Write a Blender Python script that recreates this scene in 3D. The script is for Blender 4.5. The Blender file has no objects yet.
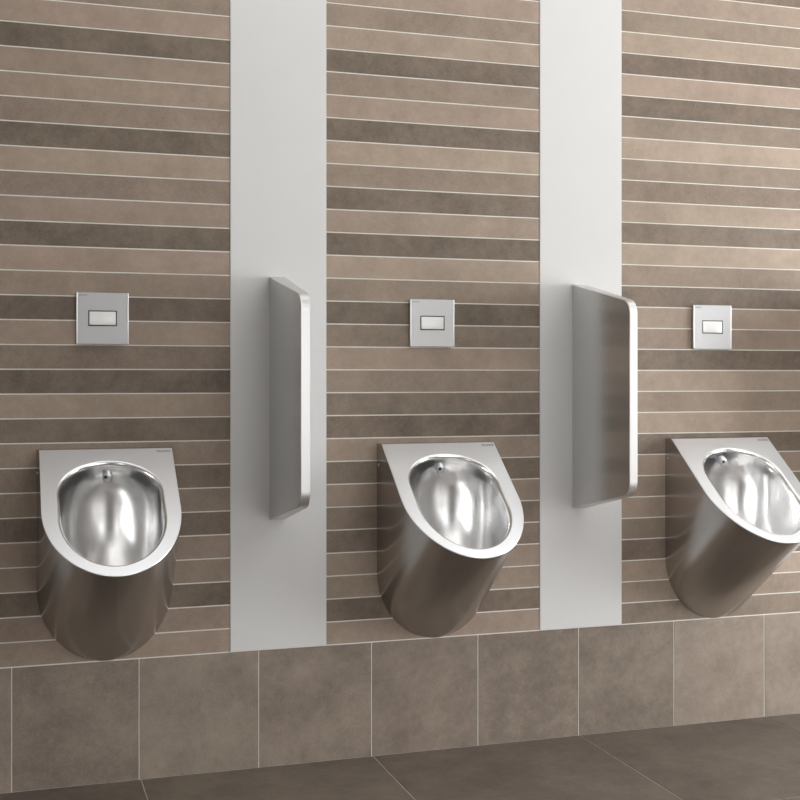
import bpy, bmesh, math, random
from mathutils import Vector

random.seed(4)
C = bpy.context.scene.collection
PI = math.pi

# ------------------------------------------------------------ measures (metres)
BASE = 0.3332          # top of the large lower tiles
STRIP = 0.06619       # height of one narrow tile course
TILE = 1 / 3          # width of a large lower tile
PITCH = 0.951         # distance from one urinal to the next
GROUT = 0.0030
ROOM_L, ROOM_R, ROOM_F, CEIL = -2.2, 4.5, -5.8, 2.9

# ------------------------------------------------------------ helpers
def obj(name, bm, mats, parent=None, smooth=False, sharp=30, recalc=True):
    if recalc:
        bmesh.ops.recalc_face_normals(bm, faces=bm.faces)
    me = bpy.data.meshes.new(name)
    bm.to_mesh(me)
    bm.free()
    for m in (mats if isinstance(mats, (list, tuple)) else [mats]):
        me.materials.append(m)
    if smooth:
        for p in me.polygons:
            p.use_smooth = True
        me.set_sharp_from_angle(angle=math.radians(sharp))
    o = bpy.data.objects.new(name, me)
    C.objects.link(o)
    if parent:
        o.parent = parent
    return o

def thing(name, label, cat, loc=(0, 0, 0), group=None):
    o = bpy.data.objects.new(name, None)
    o.empty_display_size = 0.05
    C.objects.link(o)
    o.location = loc
    o['label'] = label
    o['category'] = cat
    if group:
        o['group'] = group
    return o

def tag(o, label, cat, group=None):
    o['label'] = label
    o['category'] = cat
    if group:
        o['group'] = group
    return o

def struct(o):
    o['kind'] = 'structure'
    return o

def add_box(bm, x0, x1, y0, y1, z0, z1, bevel=0.0, segs=2, mi=0):
    vs = [bm.verts.new((x, y, z)) for x in (x0, x1) for y in (y0, y1) for z in (z0, z1)]
    idx = [(0, 1, 3, 2), (4, 6, 7, 5), (0, 4, 5, 1), (2, 3, 7, 6), (0, 2, 6, 4), (1, 5, 7, 3)]
    fs = [bm.faces.new([vs[i] for i in f]) for f in idx]
    for f in fs:
        f.material_index = mi
    if bevel:
        es = list({e for f in fs for e in f.edges})
        bmesh.ops.bevel(bm, geom=es, offset=bevel, segments=segs, profile=0.5, affect='EDGES')

def bridge(bm, la, lb, closed=True, mi=0):
    n = len(la)
    for i in range(n if closed else n - 1):
        j = (i + 1) % n
        try:
            f = bm.faces.new((la[i], la[j], lb[j], lb[i]))
            f.material_index = mi
        except ValueError:
            pass

def dup(root, loc, label):
    r = root.copy()
    C.objects.link(r)
    r.location = loc
    r['label'] = label
    for ch in list(root.children):
        c = ch.copy()
        C.objects.link(c)
        c.parent = r
        for g in list(ch.children):
            d = g.copy()
            C.objects.link(d)
            d.parent = c
    return r

# ------------------------------------------------------------ materials
def new_mat(name):
    m = bpy.data.materials.new(name)
    m.use_nodes = True
    nt = m.node_tree
    return m, nt, nt.nodes['Principled BSDF']

def ramp(nt, fac, stops):
    r = nt.nodes.new('ShaderNodeValToRGB')
    cr = r.color_ramp
    while len(cr.elements) < len(stops):
        cr.elements.new(0.5)
    for e, (p, c) in zip(cr.elements, stops):
        e.position = p
        e.color = (*c, 1)
    nt.links.new(fac, r.inputs[0])
    return r

def srgb(r, g, b):
    f = lambda v: (v / 255 / 12.92) if v / 255 <= 0.04045 else ((v / 255 + 0.055) / 1.055) ** 2.4
    return (f(r), f(g), f(b))

def tile_mat(name, dark, light, rough, spec=0.4, cloud=0.30):
    """cement-look porcelain: face attribute 'tone' picks the tile's own colour,
    'seed' shifts the clouding so no two tiles repeat"""
    m, nt, b = new_mat(name)
    N, L = nt.nodes, nt.links
    tc = N.new('ShaderNodeTexCoord')
    at = N.new('ShaderNodeAttribute'); at.attribute_name = 'tone'
    sd = N.new('ShaderNodeAttribute'); sd.attribute_name = 'seed'
    mul = N.new('ShaderNodeMath'); mul.operation = 'MULTIPLY'; mul.inputs[1].default_value = 17.0
    L.new(sd.outputs['Fac'], mul.inputs[0])
    cmb = N.new('ShaderNodeCombineXYZ')
    for k in range(3):
        L.new(mul.outputs[0], cmb.inputs[k])
    add = N.new('ShaderNodeVectorMath'); add.operation = 'ADD'
    L.new(tc.outputs['Object'], add.inputs[0]); L.new(cmb.outputs[0], add.inputs[1])
    n1 = N.new('ShaderNodeTexNoise'); n1.inputs['Scale'].default_value = 8.0
    n1.inputs['Detail'].default_value = 5; n1.inputs['Roughness'].default_value = 0.62
    n2 = N.new('ShaderNodeTexNoise'); n2.inputs['Scale'].default_value = 42
    n2.inputs['Detail'].default_value = 4; n2.inputs['Roughness'].default_value = 0.7
    n3 = N.new('ShaderNodeTexNoise'); n3.inputs['Scale'].default_value = 260
    n3.inputs['Detail'].default_value = 2
    for n in (n1, n2, n3):
        L.new(add.outputs[0], n.inputs['Vector'])
    def madd(x, k, prev):
        q = N.new('ShaderNodeMath'); q.operation = 'MULTIPLY_ADD'
        L.new(x, q.inputs[0]); q.inputs[1].default_value = k; L.new(prev, q.inputs[2])
        return q.outputs[0]
    sub = N.new('ShaderNodeMath'); sub.operation = 'SUBTRACT'
    L.new(at.outputs['Fac'], sub.inputs[0])
    sub.inputs[1].default_value = 0.5 * (cloud * 2.2 + cloud * 1.1 + 0.34)
    v = madd(n1.outputs['Fac'], cloud * 2.2, sub.outputs[0])
    v = madd(n2.outputs['Fac'], cloud * 1.1, v)
    v = madd(n3.outputs['Fac'], 0.34, v)
    r = ramp(nt, v, [(0.0, dark), (1.0, light)])
    hs = N.new('ShaderNodeHueSaturation')
    hs.inputs['Saturation'].default_value = 1.0
    L.new(r.outputs[0], hs.inputs['Color'])
    mh = N.new('ShaderNodeMath'); mh.operation = 'MULTIPLY_ADD'
    mh.inputs[1].default_value = 0.010; mh.inputs[2].default_value = 0.495
    L.new(sd.outputs['Fac'], mh.inputs[0]); L.new(mh.outputs[0], hs.inputs['Hue'])
    L.new(hs.outputs[0], b.inputs['Base Color'])
    b.inputs['Roughness'].default_value = rough
    b.inputs['Specular IOR Level'].default_value = spec
    bp = N.new('ShaderNodeBump'); bp.inputs['Strength'].default_value = 0.12
    bp.inputs['Distance'].default_value = 0.001
    L.new(n2.outputs['Fac'], bp.inputs['Height']); L.new(bp.outputs[0], b.inputs['Normal'])
    return m

def plain(name, col, rough=0.5, metal=0.0, spec=0.5, coat=0.0):
    m, nt, b = new_mat(name)
    N, L = nt.nodes, nt.links
    tc = N.new('ShaderNodeTexCoord')
    n = N.new('ShaderNodeTexNoise'); n.inputs['Scale'].default_value = 9
    n.inputs['Detail'].default_value = 3
    L.new(tc.outputs['Object'], n.inputs['Vector'])
    r = ramp(nt, n.outputs['Fac'], [(0.3, tuple(c * 0.985 for c in col)), (0.7, col)])
    L.new(r.outputs[0], b.inputs['Base Color'])
    b.inputs['Roughness'].default_value = rough
    b.inputs['Metallic'].default_value = metal
    b.inputs['Specular IOR Level'].default_value = spec
    b.inputs['Coat Weight'].default_value = coat
    return m

def steel(name, col, rough, stretch, bump=0.03, aniso=0.0, var=0.06):
    """stainless steel with fine grinding lines running along one axis"""
    m, nt, b = new_mat(name)
    N, L = nt.nodes, nt.links
    tc = N.new('ShaderNodeTexCoord')
    mp = N.new('ShaderNodeMapping'); mp.inputs['Scale'].default_value = stretch
    L.new(tc.outputs['Object'], mp.inputs['Vector'])
    n = N.new('ShaderNodeTexNoise'); n.inputs['Scale'].default_value = 1.0
    n.inputs['Detail'].default_value = 3
    L.new(mp.outputs[0], n.inputs['Vector'])
    r = ramp(nt, n.outputs['Fac'], [(0.25, tuple(c * (1 - var * .5) for c in col)), (0.75, col)])
    L.new(r.outputs[0], b.inputs['Base Color'])
    b.inputs['Metallic'].default_value = 1.0
    mr = N.new('ShaderNodeMapRange')
    mr.inputs['To Min'].default_value = rough * (1 - var * 2)
    mr.inputs['To Max'].default_value = rough * (1 + var * 2)
    L.new(n.outputs['Fac'], mr.inputs['Value']); L.new(mr.outputs[0], b.inputs['Roughness'])
    if aniso:
        b.inputs['Anisotropic'].default_value = aniso
    if bump:
        bp = N.new('ShaderNodeBump'); bp.inputs['Strength'].default_value = bump
        bp.inputs['Distance'].default_value = 0.0006
        L.new(n.outputs['Fac'], bp.inputs['Height']); L.new(bp.outputs[0], b.inputs['Normal'])
    return m

def emit(name, col, strength):
    m = bpy.data.materials.new(name); m.use_nodes = True
    nt = m.node_tree; nt.nodes.clear()
    o = nt.nodes.new('ShaderNodeOutputMaterial'); e = nt.nodes.new('ShaderNodeEmission')
    e.inputs[0].default_value = (*col, 1); e.inputs[1].default_value = strength
    nt.links.new(e.outputs[0], o.inputs[0])
    return m

M_STRIP = tile_mat('strip_tile', srgb(90, 79, 67), srgb(177, 158, 142), 0.55, cloud=0.30)
M_LOWER = tile_mat('lower_tile', srgb(90, 81, 71), srgb(173, 158, 144), 0.5, cloud=0.38)
M_FLOOR = tile_mat('floor_tile', srgb(60, 53, 47), srgb(134, 122, 111), 0.42, cloud=0.42)
M_GROUT = plain('grout', srgb(228, 227, 220), 0.85, spec=0.2)
M_FGROUT = plain('floor_grout', srgb(205, 196, 186), 0.85, spec=0.2)
M_WHITE = plain('white_glass_panel', srgb(219, 219, 219), 0.36, spec=0.45)
M_CEIL = plain('ceiling_paint', srgb(240, 240, 238), 0.8, spec=0.2)
M_PAINT = plain('wall_paint', srgb(160, 156, 150), 0.7, spec=0.2)
M_DARKWOOD = plain('dark_wall', srgb(70, 62, 56), 0.6, spec=0.3)
M_RIM = steel('satin_steel', (0.86, 0.88, 0.91), 0.33, (500, 6, 6), 0.0, var=0.03)
M_BODY = steel('brushed_steel', (0.52, 0.505, 0.49), 0.24, (6, 6, 420), 0.0, var=0.0)
M_BOWL = steel('polished_steel', (0.89, 0.89, 0.89), 0.21, (120, 120, 4), 0.0, var=0.02)
M_PLATE = steel('plate_steel', (0.50, 0.50, 0.505), 0.5, (6, 6, 600), 0.0, var=0.03)
M_SCREEN = steel('screen_steel', (0.69, 0.69, 0.685), 0.25, (6, 6, 420), 0.0, var=0.0)
M_BAND = steel('band_steel', (0.74, 0.74, 0.74), 0.45, (400, 400, 5), 0.0, var=0.0)
M_STRIPMETAL = steel('strip_steel', (0.93, 0.93, 0.93), 0.42, (6, 6, 200), 0.0, var=0.0)
M_BUTTON = plain('white_button', srgb(252, 252, 251), 0.3, spec=0.8, coat=0.6)
M_GAP = plain('shadow_gap', srgb(60, 58, 56), 0.6)
M_INK = plain('etched_lettering', srgb(92, 94, 98), 0.6)
M_SCREW = steel('screw_steel', (0.6, 0.6, 0.6), 0.3, (80, 80, 80), 0.0)
M_DOOR = plain('dark_door_paint', srgb(34, 33, 32), 0.5)
M_FRAME = plain('window_frame_paint', srgb(205, 203, 200), 0.5)

# ------------------------------------------------------------ tiled walls and floor
def tiled(name, tiles, mats, grout_quads, parent=None):
    """tiles: (kind, a0, a1, b0, b1, tone); kind 'wall' lies in y=0, 'floor' in z=0"""
    bm = bmesh.new()
    lt = bm.faces.layers.float.new('tone')
    ls = bm.faces.layers.float.new('seed')
    for q in grout_quads:
        f = bm.faces.new([bm.verts.new(p) for p in q]); f.material_index = 0
    T, B = 0.0, 0.0009
    for kind, a0, a1, b0, b1, tone, mi in tiles:
        seed = random.random()
        def P(a, b, d):
            return (a, -d, b) if kind == 'wall' else (a, b, d)
        g = 0.0014
        top = [P(a0 + B, b0 + B, T), P(a1 - B, b0 + B, T), P(a1 - B, b1 - B, T), P(a0 + B, b1 - B, T)]
        low = [P(a0, b0, -g), P(a1, b0, -g), P(a1, b1, -g), P(a0, b1, -g)]
        tv = [bm.verts.new(p) for p in top]; lv = [bm.verts.new(p) for p in low]
        fs = [bm.faces.new(tv)] + [bm.faces.new((lv[i], lv[(i + 1) % 4], tv[(i + 1) % 4], tv[i])) for i in range(4)]
        for f in fs:
            f.material_index = mi; f[lt] = tone; f[ls] = seed
    bm.normal_update()
    want = Vector((0, -1, 0)) if tiles[0][0] == 'wall' else Vector((0, 0, 1))
    for f in bm.faces:
        if f.normal.dot(want) < 0:
            f.normal_flip()
    return obj(name, bm, mats, parent, recalc=False)

# course tones from the baseline upwards, one list per tiled bay (0 dark .. 1 light)
PAN = [(0.5843 + 0.950 * k, 0.8613 + 0.950 * k) for k in range(-3, 6)]
H, L_, M, D, X = 0.87, 0.78, 0.57, 0.34, 0.23
bay_left = [L_-.08, M, X, M, M+.06, X, M, D, M, X, L_-.04, X, D+.06, L_, X, M+.06, L_+.04, X, L_-.08, M-.06,
            L_, X, M, L_-.06, M, X, L_, M, L_, D, L_, M, D, L_, M]
bay_mid = [L_-.1, X, M+.06, L_-.06, D, D+.06, M+.04, D, M+.1, X, D, M, L_, D+.06, X, M, H-.04, X, L_-.06, X,
           M, H-.04, X, L_-.04, M, X, L_, M, H-.06, D, L_, M, D, L_, M]
bay_right = [D+.06, M, L_, X+.04, D+.1, L_, M, M+.1, X+.06, L_+.04, M, L_+.04, X, M, L_, D-.04, M, H, D-.02, L_,
             D+.12, M, H, M, X+.02, H, X+.02, H-.04, M, L_, D, L_, M, D, L_]
bay_tones = {0: bay_left, 1: bay_mid, 2: bay_right}

tiles = []
edges = [ROOM_L] + [e for p in PAN for e in p if ROOM_L < e < ROOM_R] + [ROOM_R]
NC = int((CEIL - BASE) / STRIP) + 1
xs_bays = []
prev = ROOM_L
for k, (p0, p1) in enumerate(PAN):
    kk = k - 3                       # panel index: 0 is the left panel in the photo
    if p1 < ROOM_L:
        continue
    if p0 > prev:
        xs_bays.append((prev, min(p0, ROOM_R), kk))
    prev = p1
    if prev > ROOM_R:
        break
else:
    xs_bays.append((prev, ROOM_R, len(PAN) - 3))
for x0, x1, kk in xs_bays:
    tones = bay_tones.get(kk, bay_mid if kk % 2 else bay_right)
    for n in range(NC):
        t = tones[n % len(tones)] + random.uniform(-0.025, 0.025)
        z0 = BASE + n * STRIP + GROUT / 2
        z1 = min(BASE + (n + 1) * STRIP - GROUT / 2, CEIL)
        if z1 - z0 > 0.01:
            tiles.append(('wall', x0 + 0.0006, x1 - 0.0006, z0, z1, t, 1))
k0 = int(math.floor(ROOM_L / TILE)); k1 = int(math.ceil(ROOM_R / TILE))
XOFF = -0.0015
for k in range(k0, k1):
    a0 = max(k * TILE + XOFF + 0.0010, ROOM_L); a1 = min((k + 1) * TILE + XOFF - 0.0010, ROOM_R)
    if a1 - a0 > 0.01:
        tiles.append(('wall', a0, a1, 0.0, BASE - GROUT / 2, random.uniform(0.38, 0.62), 2))
gq = [[(ROOM_L, 0.0012, 0), (ROOM_R, 0.0012, 0), (ROOM_R, 0.0012, CEIL), (ROOM_L, 0.0012, CEIL)]]
struct(tiled('wall_back', tiles, [M_GROUT, M_STRIP, M_LOWER], gq))

tiles = []
FT = 2 * TILE
j0 = int(math.floor((ROOM_L - TILE) / FT)) - 1
y = 0.0
FROW = 0.672
for r in range(int(-ROOM_F / FROW) + 1):
    for j in range(j0, int(ROOM_R / FT) + 2):
        a0 = max(TILE + j * FT + GROUT / 2 + 0.004, ROOM_L); a1 = min(TILE + (j + 1) * FT - GROUT / 2 + 0.004, ROOM_R)
        b1 = -r * FROW - GROUT / 2 if r else 0.0
        b0 = max(-(r + 1) * FROW + GROUT / 2, ROOM_F)
        if a1 - a0 > 0.01 and b1 - b0 > 0.01:
            tiles.append(('floor', a0, a1, b0, b1, random.uniform(0.42, 0.6), 1))
gq = [[(ROOM_L, 0, -0.0013), (ROOM_R, 0, -0.0013), (ROOM_R, ROOM_F, -0.0013), (ROOM_L, ROOM_F, -0.0013)]]
struct(tiled('floor', tiles, [M_FGROUT, M_FLOOR], gq))

# ------------------------------------------------------------ rest of the room
bm = bmesh.new(); add_box(bm, ROOM_L - .1, ROOM_R + .1, ROOM_F - .1, 0.1, CEIL, CEIL + 0.1)
struct(obj('ceiling', bm, M_CEIL))
bm = bmesh.new(); add_box(bm, ROOM_L - .1, ROOM_L, ROOM_F, 0, 0, CEIL)
struct(obj('wall_left', bm, M_PAINT))

def window_unit(n, axis, a, b, z0, z1, mat):
    """frosted pane with a frame; axis 'y' = in the wall behind the camera, 'x' = in the right wall"""
    def bx(bm, p0, p1, d0, d1, q0, q1):
        if axis == 'y':
            add_box(bm, p0, p1, ROOM_F - d1, ROOM_F - d0, q0, q1)
        else:
            add_box(bm, ROOM_R + d0, ROOM_R + d1, p0, p1, q0, q1)
    bm = bmesh.new(); bx(bm, a, b, 0.09, 0.10, z0, z1)
    w = struct(obj('window_%d' % n, bm, mat))
    bm = bmesh.new(); t = 0.05
    bx(bm, a, a + t, 0.03, 0.085, z0, z1); bx(bm, b - t, b, 0.03, 0.085, z0, z1)
    bx(bm, a + t, b - t, 0.03, 0.085, z0, z0 + t); bx(bm, a + t, b - t, 0.03, 0.085, z1 - t, z1)
    obj('window_frame', bm, M_FRAME, w)

# right wall with its wide window (the main daylight)
RW = (-2.4, -0.6, 0.12, 1.9)
bm = bmesh.new()
add_box(bm, ROOM_R, ROOM_R + .12, ROOM_F, RW[0], 0, CEIL)
add_box(bm, ROOM_R, ROOM_R + .12, RW[1], 0, 0, CEIL)
add_box(bm, ROOM_R, ROOM_R + .12, RW[0], RW[1], 0, RW[2])
add_box(bm, ROOM_R, ROOM_R + .12, RW[0], RW[1], RW[3], CEIL)
struct(obj('wall_right', bm, M_PAINT))
window_unit(1, 'x', *RW, emit('frosted_daylight_glass', (1.0, 1.0, 1.0), 13.5))

WINS = [(-1.8, -0.9), (1.0, 2.3), (2.5, 4.3)]      # window openings in the wall behind the camera
WZ0, WZ1 = 0.06, 2.3
bm = bmesh.new()
x = ROOM_L
for a, b_ in WINS:
    add_box(bm, x, a, ROOM_F - .12, ROOM_F, 0, CEIL); x = b_
    add_box(bm, a, b_, ROOM_F - .12, ROOM_F, 0, WZ0); add_box(bm, a, b_, ROOM_F - .12, ROOM_F, WZ1, CEIL)
add_box(bm, x, ROOM_R, ROOM_F - .12, ROOM_F, 0, CEIL)
struct(obj('wall_front', bm, M_PAINT))
M_DAY = emit('frosted_window_glass', (1.0, 1.0, 1.0), 3.5)
for i, (a, b_) in enumerate(WINS):
    window_unit(i + 2, 'y', a, b_, WZ0, WZ1, M_DAY)
bm = bmesh.new()
add_box(bm, -0.80, 0.90, ROOM_F, ROOM_F + 0.04, 0, 2.35, 0.004)
d = struct(obj('door_1', bm, M_DOOR))
bm = bmesh.new()
add_box(bm, 0.78, 0.80, ROOM_F + 0.04, ROOM_F + 0.10, 0.95, 1.15, 0.004)
obj('door_handle', bm, M_BAND, d)

M_LAMP = emit('lamp_diffuser', (1.0, 0.99, 0.97), 2.4)
M_FILL_LAMP = emit('fill_lamp_diffuser', (1.0, 0.99, 0.97), 7.0)
def ceiling_lamp(x, y, sx, sy, label, mat):
    t = thing('ceiling_light', label, 'ceiling light', (x, y, CEIL), 'recessed ceiling lights')
    bm = bmesh.new(); f = 0.03
    for (a, b, c, d) in ((-sx, sx, sy, sy + f), (-sx, sx, -sy - f, -sy), (-sx - f, -sx, -sy - f, sy + f), (sx, sx + f, -sy - f, sy + f)):
        add_box(bm, a, b, c, d, -0.03, 0)
    obj('frame', bm, M_FRAME, t)
    bm = bmesh.new(); add_box(bm, -sx, sx, -sy, sy, -0.022, -0.001)
    obj('diffuser', bm, mat, t)
    return t
for x, y, sx, sy in ((0.55, -0.5, 0.6, 0.3), (1.95, -0.5, 0.6, 0.3), (3.35, -0.5, 0.6, 0.3)):
    ceiling_lamp(x, y, sx, sy, 'long white ceiling light in the row above the urinals', M_LAMP)
for x in (1.9, 3.3):  # unseen second row, added as frontal fill for the urinal wall
    ceiling_lamp(x, -3.0, 0.6, 0.3, 'added fill light in the ceiling, out of view in the middle of the room', M_FILL_LAMP)

# ------------------------------------------------------------ white panels
def wall_panel(k, label):
    bm = bmesh.new()
    add_box(bm, -0.0006, 0.2776, -0.0018, 0.0008, 0, CEIL - BASE - 0.002, 0.0006, 1)
    o = obj('wall_panel', bm, M_WHITE)
    o.location = (0.5843 + 0.950 * k, 0, BASE)
    return tag(o, label, 'wall panel', 'white vertical wall panels')
wall_panel(0, 'white wall panel running full height behind the left privacy screen')
wall_panel(1, 'white wall panel running full height behind the right privacy screen')

wall_panel(-1, 'white wall panel just past the left edge of the view')
wall_panel(2, 'white wall panel just past the right edge of the view')

# ------------------------------------------------------------ flush plates
def text_part(name, body, size, parent, loc, rot, mat, width=None):
    cu = bpy.data.curves.new(name, 'FONT')
    cu.body = body; cu.size = size; cu.extrude = 0.0001
    cu.space_character = 1.12
    tmp = bpy.data.objects.new(name, cu)
    C.objects.link(tmp)
    dg = bpy.context.evaluated_depsgraph_get()
    me = bpy.data.meshes.new_from_object(tmp.evaluated_get(dg))
    bpy.data.objects.remove(tmp)
    if width:
        xs = [v.co.x for v in me.vertices]
        s = width / (max(xs) - min(xs)); x0 = min(xs)
        for v in me.vertices:
            v.co.x = (v.co.x - x0) * s
    me.materials.append(mat)
    o = bpy.data.objects.new(name, me)
    C.objects.link(o); o.parent = parent
    o.location = loc; o.rotation_euler = rot
    return o

def make_plate():
    t = thing('flush_plate', '', 'flush plate', group='flush plates above the urinals')
    h = 0.0694
    d = 0.012
    for s in (-1, 1):                                   # folded side strips left and right
        bm = bmesh.new()
        a, b = sorted((s * h, s * (h - 0.0042)))
        add_box(bm, a, b, -d - 0.0008, -0.005, -h, h, 0.0011, 2)
        obj('side_strip', bm, M_STRIPMETAL, t, True)
    bm = bmesh.new()
    hw, hh, g = 0.0350, 0.0182, 0.0031
    # face with a rectangular cut-out for the button
    X = [-h + 0.0046, -hw - g, hw + g, h - 0.0046]; Z = [-h, -hh - g, hh + g, h]
    grid = {}
    for lay, yy in ((0, -d), (1, -0.005)):
        for i, xx in enumerate(X):
            for j, zz in enumerate(Z):
                grid[lay, i, j] = bm.verts.new((xx, yy, zz))
    for i in range(3):
        for j in range(3):
            if (i, j) == (1, 1):
                continue
            for lay in (0, 1):
                bm.faces.new([grid[lay, i, j], grid[lay, i + 1, j], grid[lay, i + 1, j + 1], grid[lay, i, j + 1]])
    def wall(seq):
        for (i, j), (k, l) in zip(seq, seq[1:]):
            bm.faces.new([grid[0, i, j], grid[0, k, l], grid[1, k, l], grid[1, i, j]])
    wall([(0, 0), (1, 0), (2, 0), (3, 0), (3, 1), (3, 2), (3, 3), (2, 3), (1, 3), (0, 3), (0, 2), (0, 1), (0, 0)])
    wall([(1, 1), (2, 1), (2, 2), (1, 2), (1, 1)])
    obj('face_plate', bm, M_PLATE, t)
    bm = bmesh.new(); add_box(bm, -hw - g - .001, hw + g + .001, -0.0065, -0.0055, -hh - g - .001, hh + g + .001)
    obj('button_recess', bm, M_GAP, t)
    bm = bmesh.new(); add_box(bm, -h + .004, h - .004, -0.005, 0.0, -h + .004, h - .004)
    obj('backing_frame', bm, M_GAP, t)
    bm = bmesh.new(); add_box(bm, -hw, hw, -d - 0.0012, -0.0065, -hh, hh, 0.001, 2)
    o = obj('button', bm, M_BUTTON, t, True); o['label'] = 'white rectangular push button'
    text_part('lettering', 'FRANKE', 0.0062, t, (-h + 0.0075, -d - 0.0001, h - 0.0095), (PI / 2, 0, 0), M_INK, 0.021)
    return t
p0 = make_plate()
PX = 0.2334
plate_labels = ['duller grey square flush plate above the leftmost urinal',
                'silver square flush plate with white button above the middle urinal',
                'silver square flush plate with white button above the rightmost urinal']
PLZ = BASE + 0.9327
for k in range(3):
    loc = (PX + 0.9486 * k, 0, PLZ)
    if k == 0:
        p0.location = loc; p0['label'] = plate_labels[0]
    else:
        dup(p0, loc, plate_labels[k])

# ------------------------------------------------------------ privacy screens
def make_screen():
    t = thing('privacy_screen', '', 'privacy screen', group='privacy screens between the urinals')
    D = 0.344
    zt0, zb0, zt1, zb1 = 1.0580, 0.3685, 0.9860, 0.4410
    R = 0.045
    # outline in (y', z), y' = distance from the wall
    def rounded(off=0.0):
        pts = [(0.0, zt0 - off)]
        Dd = D - off
        A = Vector((0, zt0 - off)); Bc = Vector((Dd, zt1 - off * 1.0)); Cc = Vector((Dd, zb1 + off)); E = Vector((0, zb0 + off))
        def corner(p, q, r):
            u = (p - q).normalized(); v = (r - q).normalized()
            ang = u.angle(v); r_ = max(R - off, 0.004)
            L_ = r_ / math.tan(ang / 2)
            s, e = q + u * L_, q + v * L_
            c = q + (u + v).normalized() * (r_ / math.sin(ang / 2))
            a0 = math.atan2(s.y - c.y, s.x - c.x); a1 = math.atan2(e.y - c.y, e.x - c.x)
            while a1 > a0: a1 -= 2 * PI
            return [(c.x + r_ * math.cos(a0 + (a1 - a0) * i / 12), c.y + r_ * math.sin(a0 + (a1 - a0) * i / 12)) for i in range(13)]
        pts += corner(A, Bc, Cc) + corner(Bc, Cc, E) + [(0.0, zb0 + off)]
        return pts
    half0, half1 = 0.0230, 0.0119
    def hx(y): return half0 + (half1 - half0) * y / D
    # folded sheet body
    ins = rounded(0.0022)
    bm = bmesh.new()
    la = [bm.verts.new((-hx(y), -y, z)) for y, z in ins]
    lb = [bm.verts.new((hx(y), -y, z)) for y, z in ins]
    bm.faces.new(la); bm.faces.new(lb[::-1]); bridge(bm, la, lb)
    obj('steel_body', bm, M_SCREEN, t, False)
    # bright band folded round the top, the front and the bottom edge
    out = rounded(0.0)
    bm = bmesh.new()
    e = 0.0012
    rings = []
    for pts, w in ((ins, 0.0008), (out, -0.0001), (out, -e)):
        pass
    loops = []
    for pts, sgn, dw in ((ins, -1, 0.0007), (out, -1, -0.0002), (out, 1, -0.0002), (ins, 1, 0.0007)):
        loops.append([bm.verts.new((sgn * (hx(y) + dw), -y, z)) for y, z in pts])
    for a in range(4):
        bridge(bm, loops[a], loops[(a + 1) % 4], closed=False)
    bm.faces.new([l[0] for l in loops]); bm.faces.new([l[-1] for l in loops][::-1])
    o = obj('edge_band', bm, M_BAND, t, True, 40)
    o['label'] = 'bright brushed steel edge band'
    return t
s0 = make_screen()
SXC = 0.7178
s0.location = (SXC, -0.0022, BASE)
s0['label'] = 'narrow looking steel privacy screen with plain grey side, between the left and middle urinals'
dup(s0, (SXC + PITCH - 0.004, -0.0022, BASE), 'wider looking steel privacy screen with brown reflection, between the middle and right urinals')

dup(s0, (SXC - PITCH, -0.0022, BASE), 'steel privacy screen just past the left edge of the view')
dup(s0, (SXC + 2 * PITCH - 0.004, -0.0022, BASE), 'steel privacy screen just past the right edge of the view')

# ------------------------------------------------------------ urinals
UA, Y0, ZT, PF, ZR = 0.1748, 0.0291, 0.5793, 0.3975, 0.2933     # half width, flange, top, projection, rim front
SL = math.hypot(PF - Y0, ZT - ZR)
KE = 2.8864 * 0.1748 * SL                     # length of the elliptic end of the rim
OB, O1, O2, OK1, OK2 = 0.1359, 0.1060 * SL, 0.9332 * SL, 1.919 * 0.1359 * SL, 2.817 * 0.1359 * SL
ZC = 0.210                          # start of the round bottom on the wall
ty, tz = -(PF - Y0) / SL, -(ZT - ZR) / SL      # down the slope
ny, nz = tz, -ty                    # outward normal of the sloping rim (y, z)

def plane_pt(x, s, d=0.0):
    return Vector((x, -Y0 + ty * s + ny * d, ZT + tz * s + nz * d))

def rim_outline(n_straight=10, n_arc=56, off=0.0):
    a = UA - off; s_end = SL - KE
    pts = [(-a, off + (s_end - off) * i / n_straight) for i in range(n_straight)]
    pts += [(-a * math.cos(PI * i / n_arc), s_end + (KE - off) * math.sin(PI * i / n_arc)) for i in range(n_arc + 1)]
    pts += [(a, s_end - (s_end - off) * i / n_straight) for i in range(1, n_straight + 1)]
    return pts

def opening(n=96, off=0.0):
    """closed outline, starting at the left, going down round the front; off shrinks it"""
    pts = []
    b = OB - off
    for i in range(n):
        t = 2 * PI * i / n
        c, s = math.cos(t), math.sin(t)
        if s >= 0:
            pts.append((-b * c, O2 - OK2 + (OK2 - off) * s))
        else:
            pts.append((-b * c, O1 + OK1 + (OK1 - off) * s))
    # straight sides come from the gap between the two half ellipses
    return pts

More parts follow.
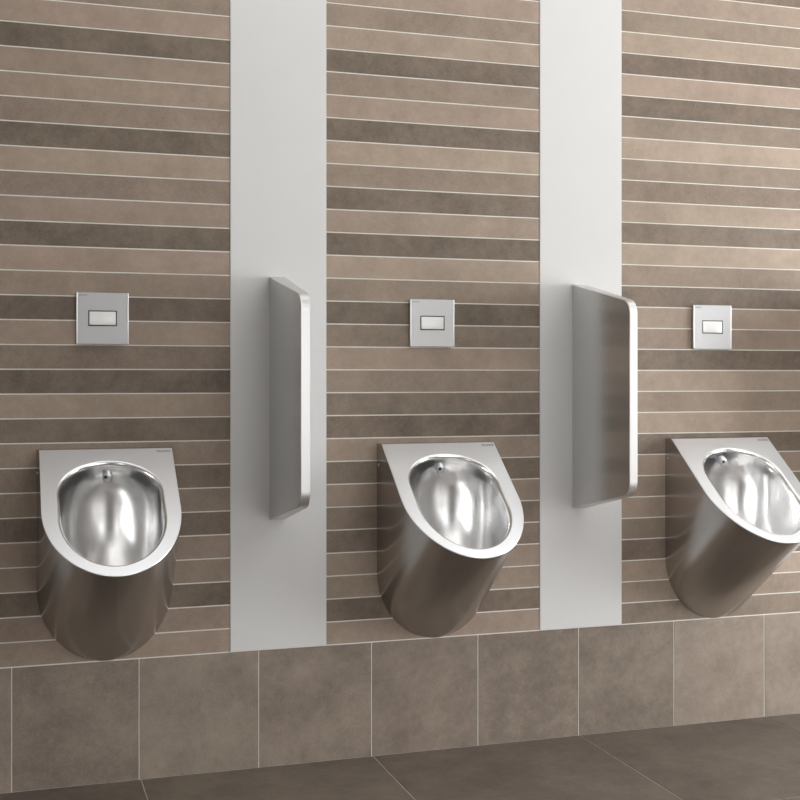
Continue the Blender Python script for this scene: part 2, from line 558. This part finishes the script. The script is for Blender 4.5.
def make_urinal():
    t = thing('urinal', '', 'urinal', group='wall hung stainless steel urinals')
    # --- body: ruled surface between the U on the wall and the U of the rim
    bm = bmesh.new()
    ns, na = 10, 56
    rim = [plane_pt(x, s, -0.001) for x, s in rim_outline(ns, na, 0.0012)]
    wa = UA + 0.0062
    wall = [Vector((-wa, 0, ZT - (ZT - ZC) * i / ns)) for i in range(ns)]
    wall += [Vector((-wa * math.cos(PI * i / na), 0, ZC - ZC * math.sin(PI * i / na))) for i in range(na + 1)]
    wall += [Vector((wa, 0, ZC + (ZT - ZC) * i / ns)) for i in range(1, ns + 1)]
    rows = []
    NR = 16
    for r in range(NR + 1):
        f = r / NR
        rows.append([bm.verts.new(w.lerp(q, f)) for w, q in zip(wall, rim)])
    for r in range(NR):
        bridge(bm, rows[r], rows[r + 1], closed=False)
    # top strip between wall and rim
    for r in range(NR):
        bm.faces.new((rows[r][0], rows[r + 1][0], rows[r + 1][-1], rows[r][-1]))
    obj('body', bm, M_BODY, t, True, 50)
    # --- sloping rim plate with the opening
    bm = bmesh.new()
    oc = Vector((0.0, 0.5 * (O1 + O2)))
    outer = [Vector(p) for p in rim_outline(ns, na, 0.0)]
    def ray(poly, ang):
        d = Vector((math.cos(ang), math.sin(ang))); best = None
        m = len(poly)
        for i in range(m):
            a, b = poly[i] - oc, poly[(i + 1) % m] - oc
            e = b - a
            den = d.x * e.y - d.y * e.x
            if abs(den) < 1e-12:
                continue
            tt = (a.x * e.y - a.y * e.x) / den
            u = (a.x * d.y - a.y * d.x) / den
            if tt > 0 and -1e-6 <= u <= 1 + 1e-6 and (best is None or tt > best):
                best = tt
        return oc + d * best
    op = [Vector(p) for p in opening(240)]
    N = 160
    angs = [2 * PI * i / N for i in range(N)]
    for cxy in ((-UA, 0.0), (UA, 0.0)):                # keep the two square corners
        ca = math.atan2(cxy[1] - oc.y, cxy[0] - oc.x) % (2 * PI)
        i = min(range(N), key=lambda q: abs(angs[q] - ca)); angs[i] = ca
    o_pts = [ray(outer, a) for a in angs]
    i_pts = [ray(op, a) for a in angs]
    def shrink(pts, q):
        res = []
        for p in pts:
            res.append(Vector((max(-UA + q, min(UA - q, p.x)), max(q, p.y))) if False else oc + (p - oc) * (1 - q / (p - oc).length))
        return res
    loops = [(o_pts, -0.0030), (o_pts, -0.0010), (shrink(o_pts, 0.0010), 0.0), (i_pts, 0.0)]
    LV = [[bm.verts.new(plane_pt(p.x, p.y, d)) for p in pts] for pts, d in loops]
    for a, b in zip(LV, LV[1:]):
        bridge(bm, a, b)
    o = obj('rim', bm, M_RIM, t, True, 25)
    o['label'] = 'light satin steel sloping rim'
    # --- polished bowl
    bm = bmesh.new()
    loops = []
    R = 0.0115                                          # rolled lip
    for k in range(7):
        a = PI / 2 * k / 6
        q, dd = R * (1 - math.cos(a)) * 0 + R * math.sin(a) * 0.75, -R * (1 - math.cos(a))
        loops.append([plane_pt(p.x, p.y, dd) for p in shrink(i_pts, q)])
    q = R * 0.75
    last = shrink(i_pts, q)
    # key sections: back point, front point (y, z) and half width
    smin, smax = min(p.y for p in last), max(p.y for p in last)
    bmax = max(p.x for p in last)
    bk = plane_pt(0, smin, -R); fr = plane_pt(0, smax, -R)
    keys = [((bk.y, bk.z), (fr.y, fr.z), bmax),
            ((-0.062, 0.529), (-0.359, 0.291), 0.1280),
            ((-0.043, 0.505), (-0.336, 0.268), 0.1305),
            ((-0.030, 0.462), (-0.306, 0.246), 0.1328),
            ((-0.026, 0.400), (-0.276, 0.222), 0.1318),
            ((-0.026, 0.330), (-0.247, 0.198), 0.1280),
            ((-0.028, 0.260), (-0.219, 0.176), 0.1200),
            ((-0.036, 0.195), (-0.190, 0.156), 0.1030),
            ((-0.060, 0.155), (-0.160, 0.142), 0.0660),
            ((-0.098, 0.140), (-0.122, 0.138), 0.0180)]
    flat = [(k[0][0], k[0][1], k[1][0], k[1][1], k[2]) for k in keys]
    def cr(i, f):
        g = lambda j: flat[max(0, min(len(flat) - 1, j))]
        out = []
        for c in range(5):
            a, b, d, e = g(i - 1)[c], g(i)[c], g(i + 1)[c], g(i + 2)[c]
            out.append(0.5 * (2 * b + (d - a) * f + (2 * a - 5 * b + 4 * d - e) * f * f + (3 * b - a - 3 * d + e) * f ** 3))
        return out
    norm = [(p.x / bmax, (p.y - smin) / (smax - smin)) for p in last]
    for i in range(len(flat) - 1):
        for st in range(1, 7):
            by, bz, fy, fz, w = cr(i, st / 6)
            g = (i + st / 6) / (len(flat) - 1)          # sections become plain ellipses downwards
            e = min(1.0, max(0.0, (g - 0.06) * 1.7)); e = e * e * (3 - 2 * e)
            row = []
            for (u, v), an in zip(norm, angs):
                # ellipse with the same start angle
                qa = math.atan2((v - 0.5) * 2, u)
                eu, ev = math.cos(qa), 0.5 + 0.5 * math.sin(qa)
                uu, vv = u * (1 - e) + eu * e, v * (1 - e) + ev * e
                row.append(Vector((uu * w, by + (fy - by) * vv, bz + (fz - bz) * vv)))
            loops.append(row)
    LV = [[bm.verts.new(p) for p in l] for l in loops]
    for a, b in zip(LV, LV[1:]):
        bridge(bm, a, b)
    bm.faces.new(LV[-1])
    o = obj('bowl', bm, M_BOWL, t, True, 60)
    o['label'] = 'mirror polished steel bowl'
    # --- flush nozzle on the back of the bowl
    bm = bmesh.new()
    prof = [(0.0, 0.009), (0.0090, 0.009), (0.0104, 0.0078), (0.0108, 0.006), (0.0108, 0.004), (0.0130, 0.0025), (0.0130, -0.006)]
    n = 28; prevl = None
    for r, h in prof:
        if r == 0:
            c = bm.verts.new((0, 0, h)); prevl = c; continue
        l = [bm.verts.new((r * math.cos(2 * PI * i / n), r * math.sin(2 * PI * i / n), h)) for i in range(n)]
        if isinstance(prevl, list):
            bridge(bm, prevl, l)
        else:
            for i in range(n):
                bm.faces.new((prevl, l[i], l[(i + 1) % n]))
        prevl = l
    nz_o = obj('flush_nozzle', bm, M_RIM, t, True, 35)
    nz_o.location = (0.001, -0.045, 0.502); nz_o.rotation_euler = (PI / 2 + 0.30, 0, 0)
    bm = bmesh.new()
    for i in range(16):
        pass
    bmesh.ops.create_circle(bm, cap_ends=True, segments=16, radius=0.0050)
    sp = obj('spray_hole', bm, M_GAP, nz_o)
    sp.location = (-0.0058, 0.0058, 0.0092)
    # --- fixing screws in both side walls
    for sx in (-1, 1):
        for z in (0.517, 0.262):
            bm = bmesh.new()
            bmesh.ops.create_cone(bm, cap_ends=True, segments=20, radius1=0.0046, radius2=0.0038, depth=0.002)
            es = [e for e in bm.edges]
            o = obj('fixing_screw', bm, M_SCREW, t, True, 30)
            o.location = (sx * (UA + 0.0046), -0.013, z); o.rotation_euler = (0, sx * PI / 2, 0)
    ang = math.atan2(nz, -ny)
    loc = plane_pt(UA - 0.0065 - 0.036, 0.0175, 0.0001)
    text_part('lettering', 'FRANKE', 0.0115, t, loc, (math.atan2(-tz, -ty), 0, 0), M_INK, 0.037)
    return t
u0 = make_urinal()
UX = 0.2425
u_labels = ['leftmost stainless steel urinal seen nearly head on, beside the left edge of the view',
            'middle stainless steel urinal between the two privacy screens',
            'rightmost stainless steel urinal, its bowl cut by the right edge of the view']
for k in range(3):
    loc = (UX + 0.9525 * k, 0, BASE)
    if k == 0:
        u0.location = loc; u0['label'] = u_labels[0]
    else:
        dup(u0, loc, u_labels[k])

# ------------------------------------------------------------ camera
cam = bpy.data.cameras.new('camera')
co = bpy.data.objects.new('camera', cam)
C.objects.link(co)
co.location = (-0.01415, -3.39729, BASE + 0.7753)
co.rotation_euler = (PI / 2, 0, -0.31295)
cam.sensor_width = 36.0
cam.lens = 1215.1 / 800 * 36.0
cam.shift_y = -(400 - 376.3) / 800
cam.clip_start = 0.05
bpy.context.scene.camera = co

# ------------------------------------------------------------ world and view
w = bpy.data.worlds.new('world'); bpy.context.scene.world = w
w.use_nodes = True
w.node_tree.nodes['Background'].inputs[0].default_value = (0.8, 0.85, 0.9, 1)
w.node_tree.nodes['Background'].inputs[1].default_value = 0.3
sc = bpy.context.scene
sc.view_settings.view_transform = 'Standard'
sc.view_settings.look = 'None'
sc.view_settings.gamma = 1.0
sc.view_settings.use_curve_mapping = False
sc.view_settings.exposure = -0.04
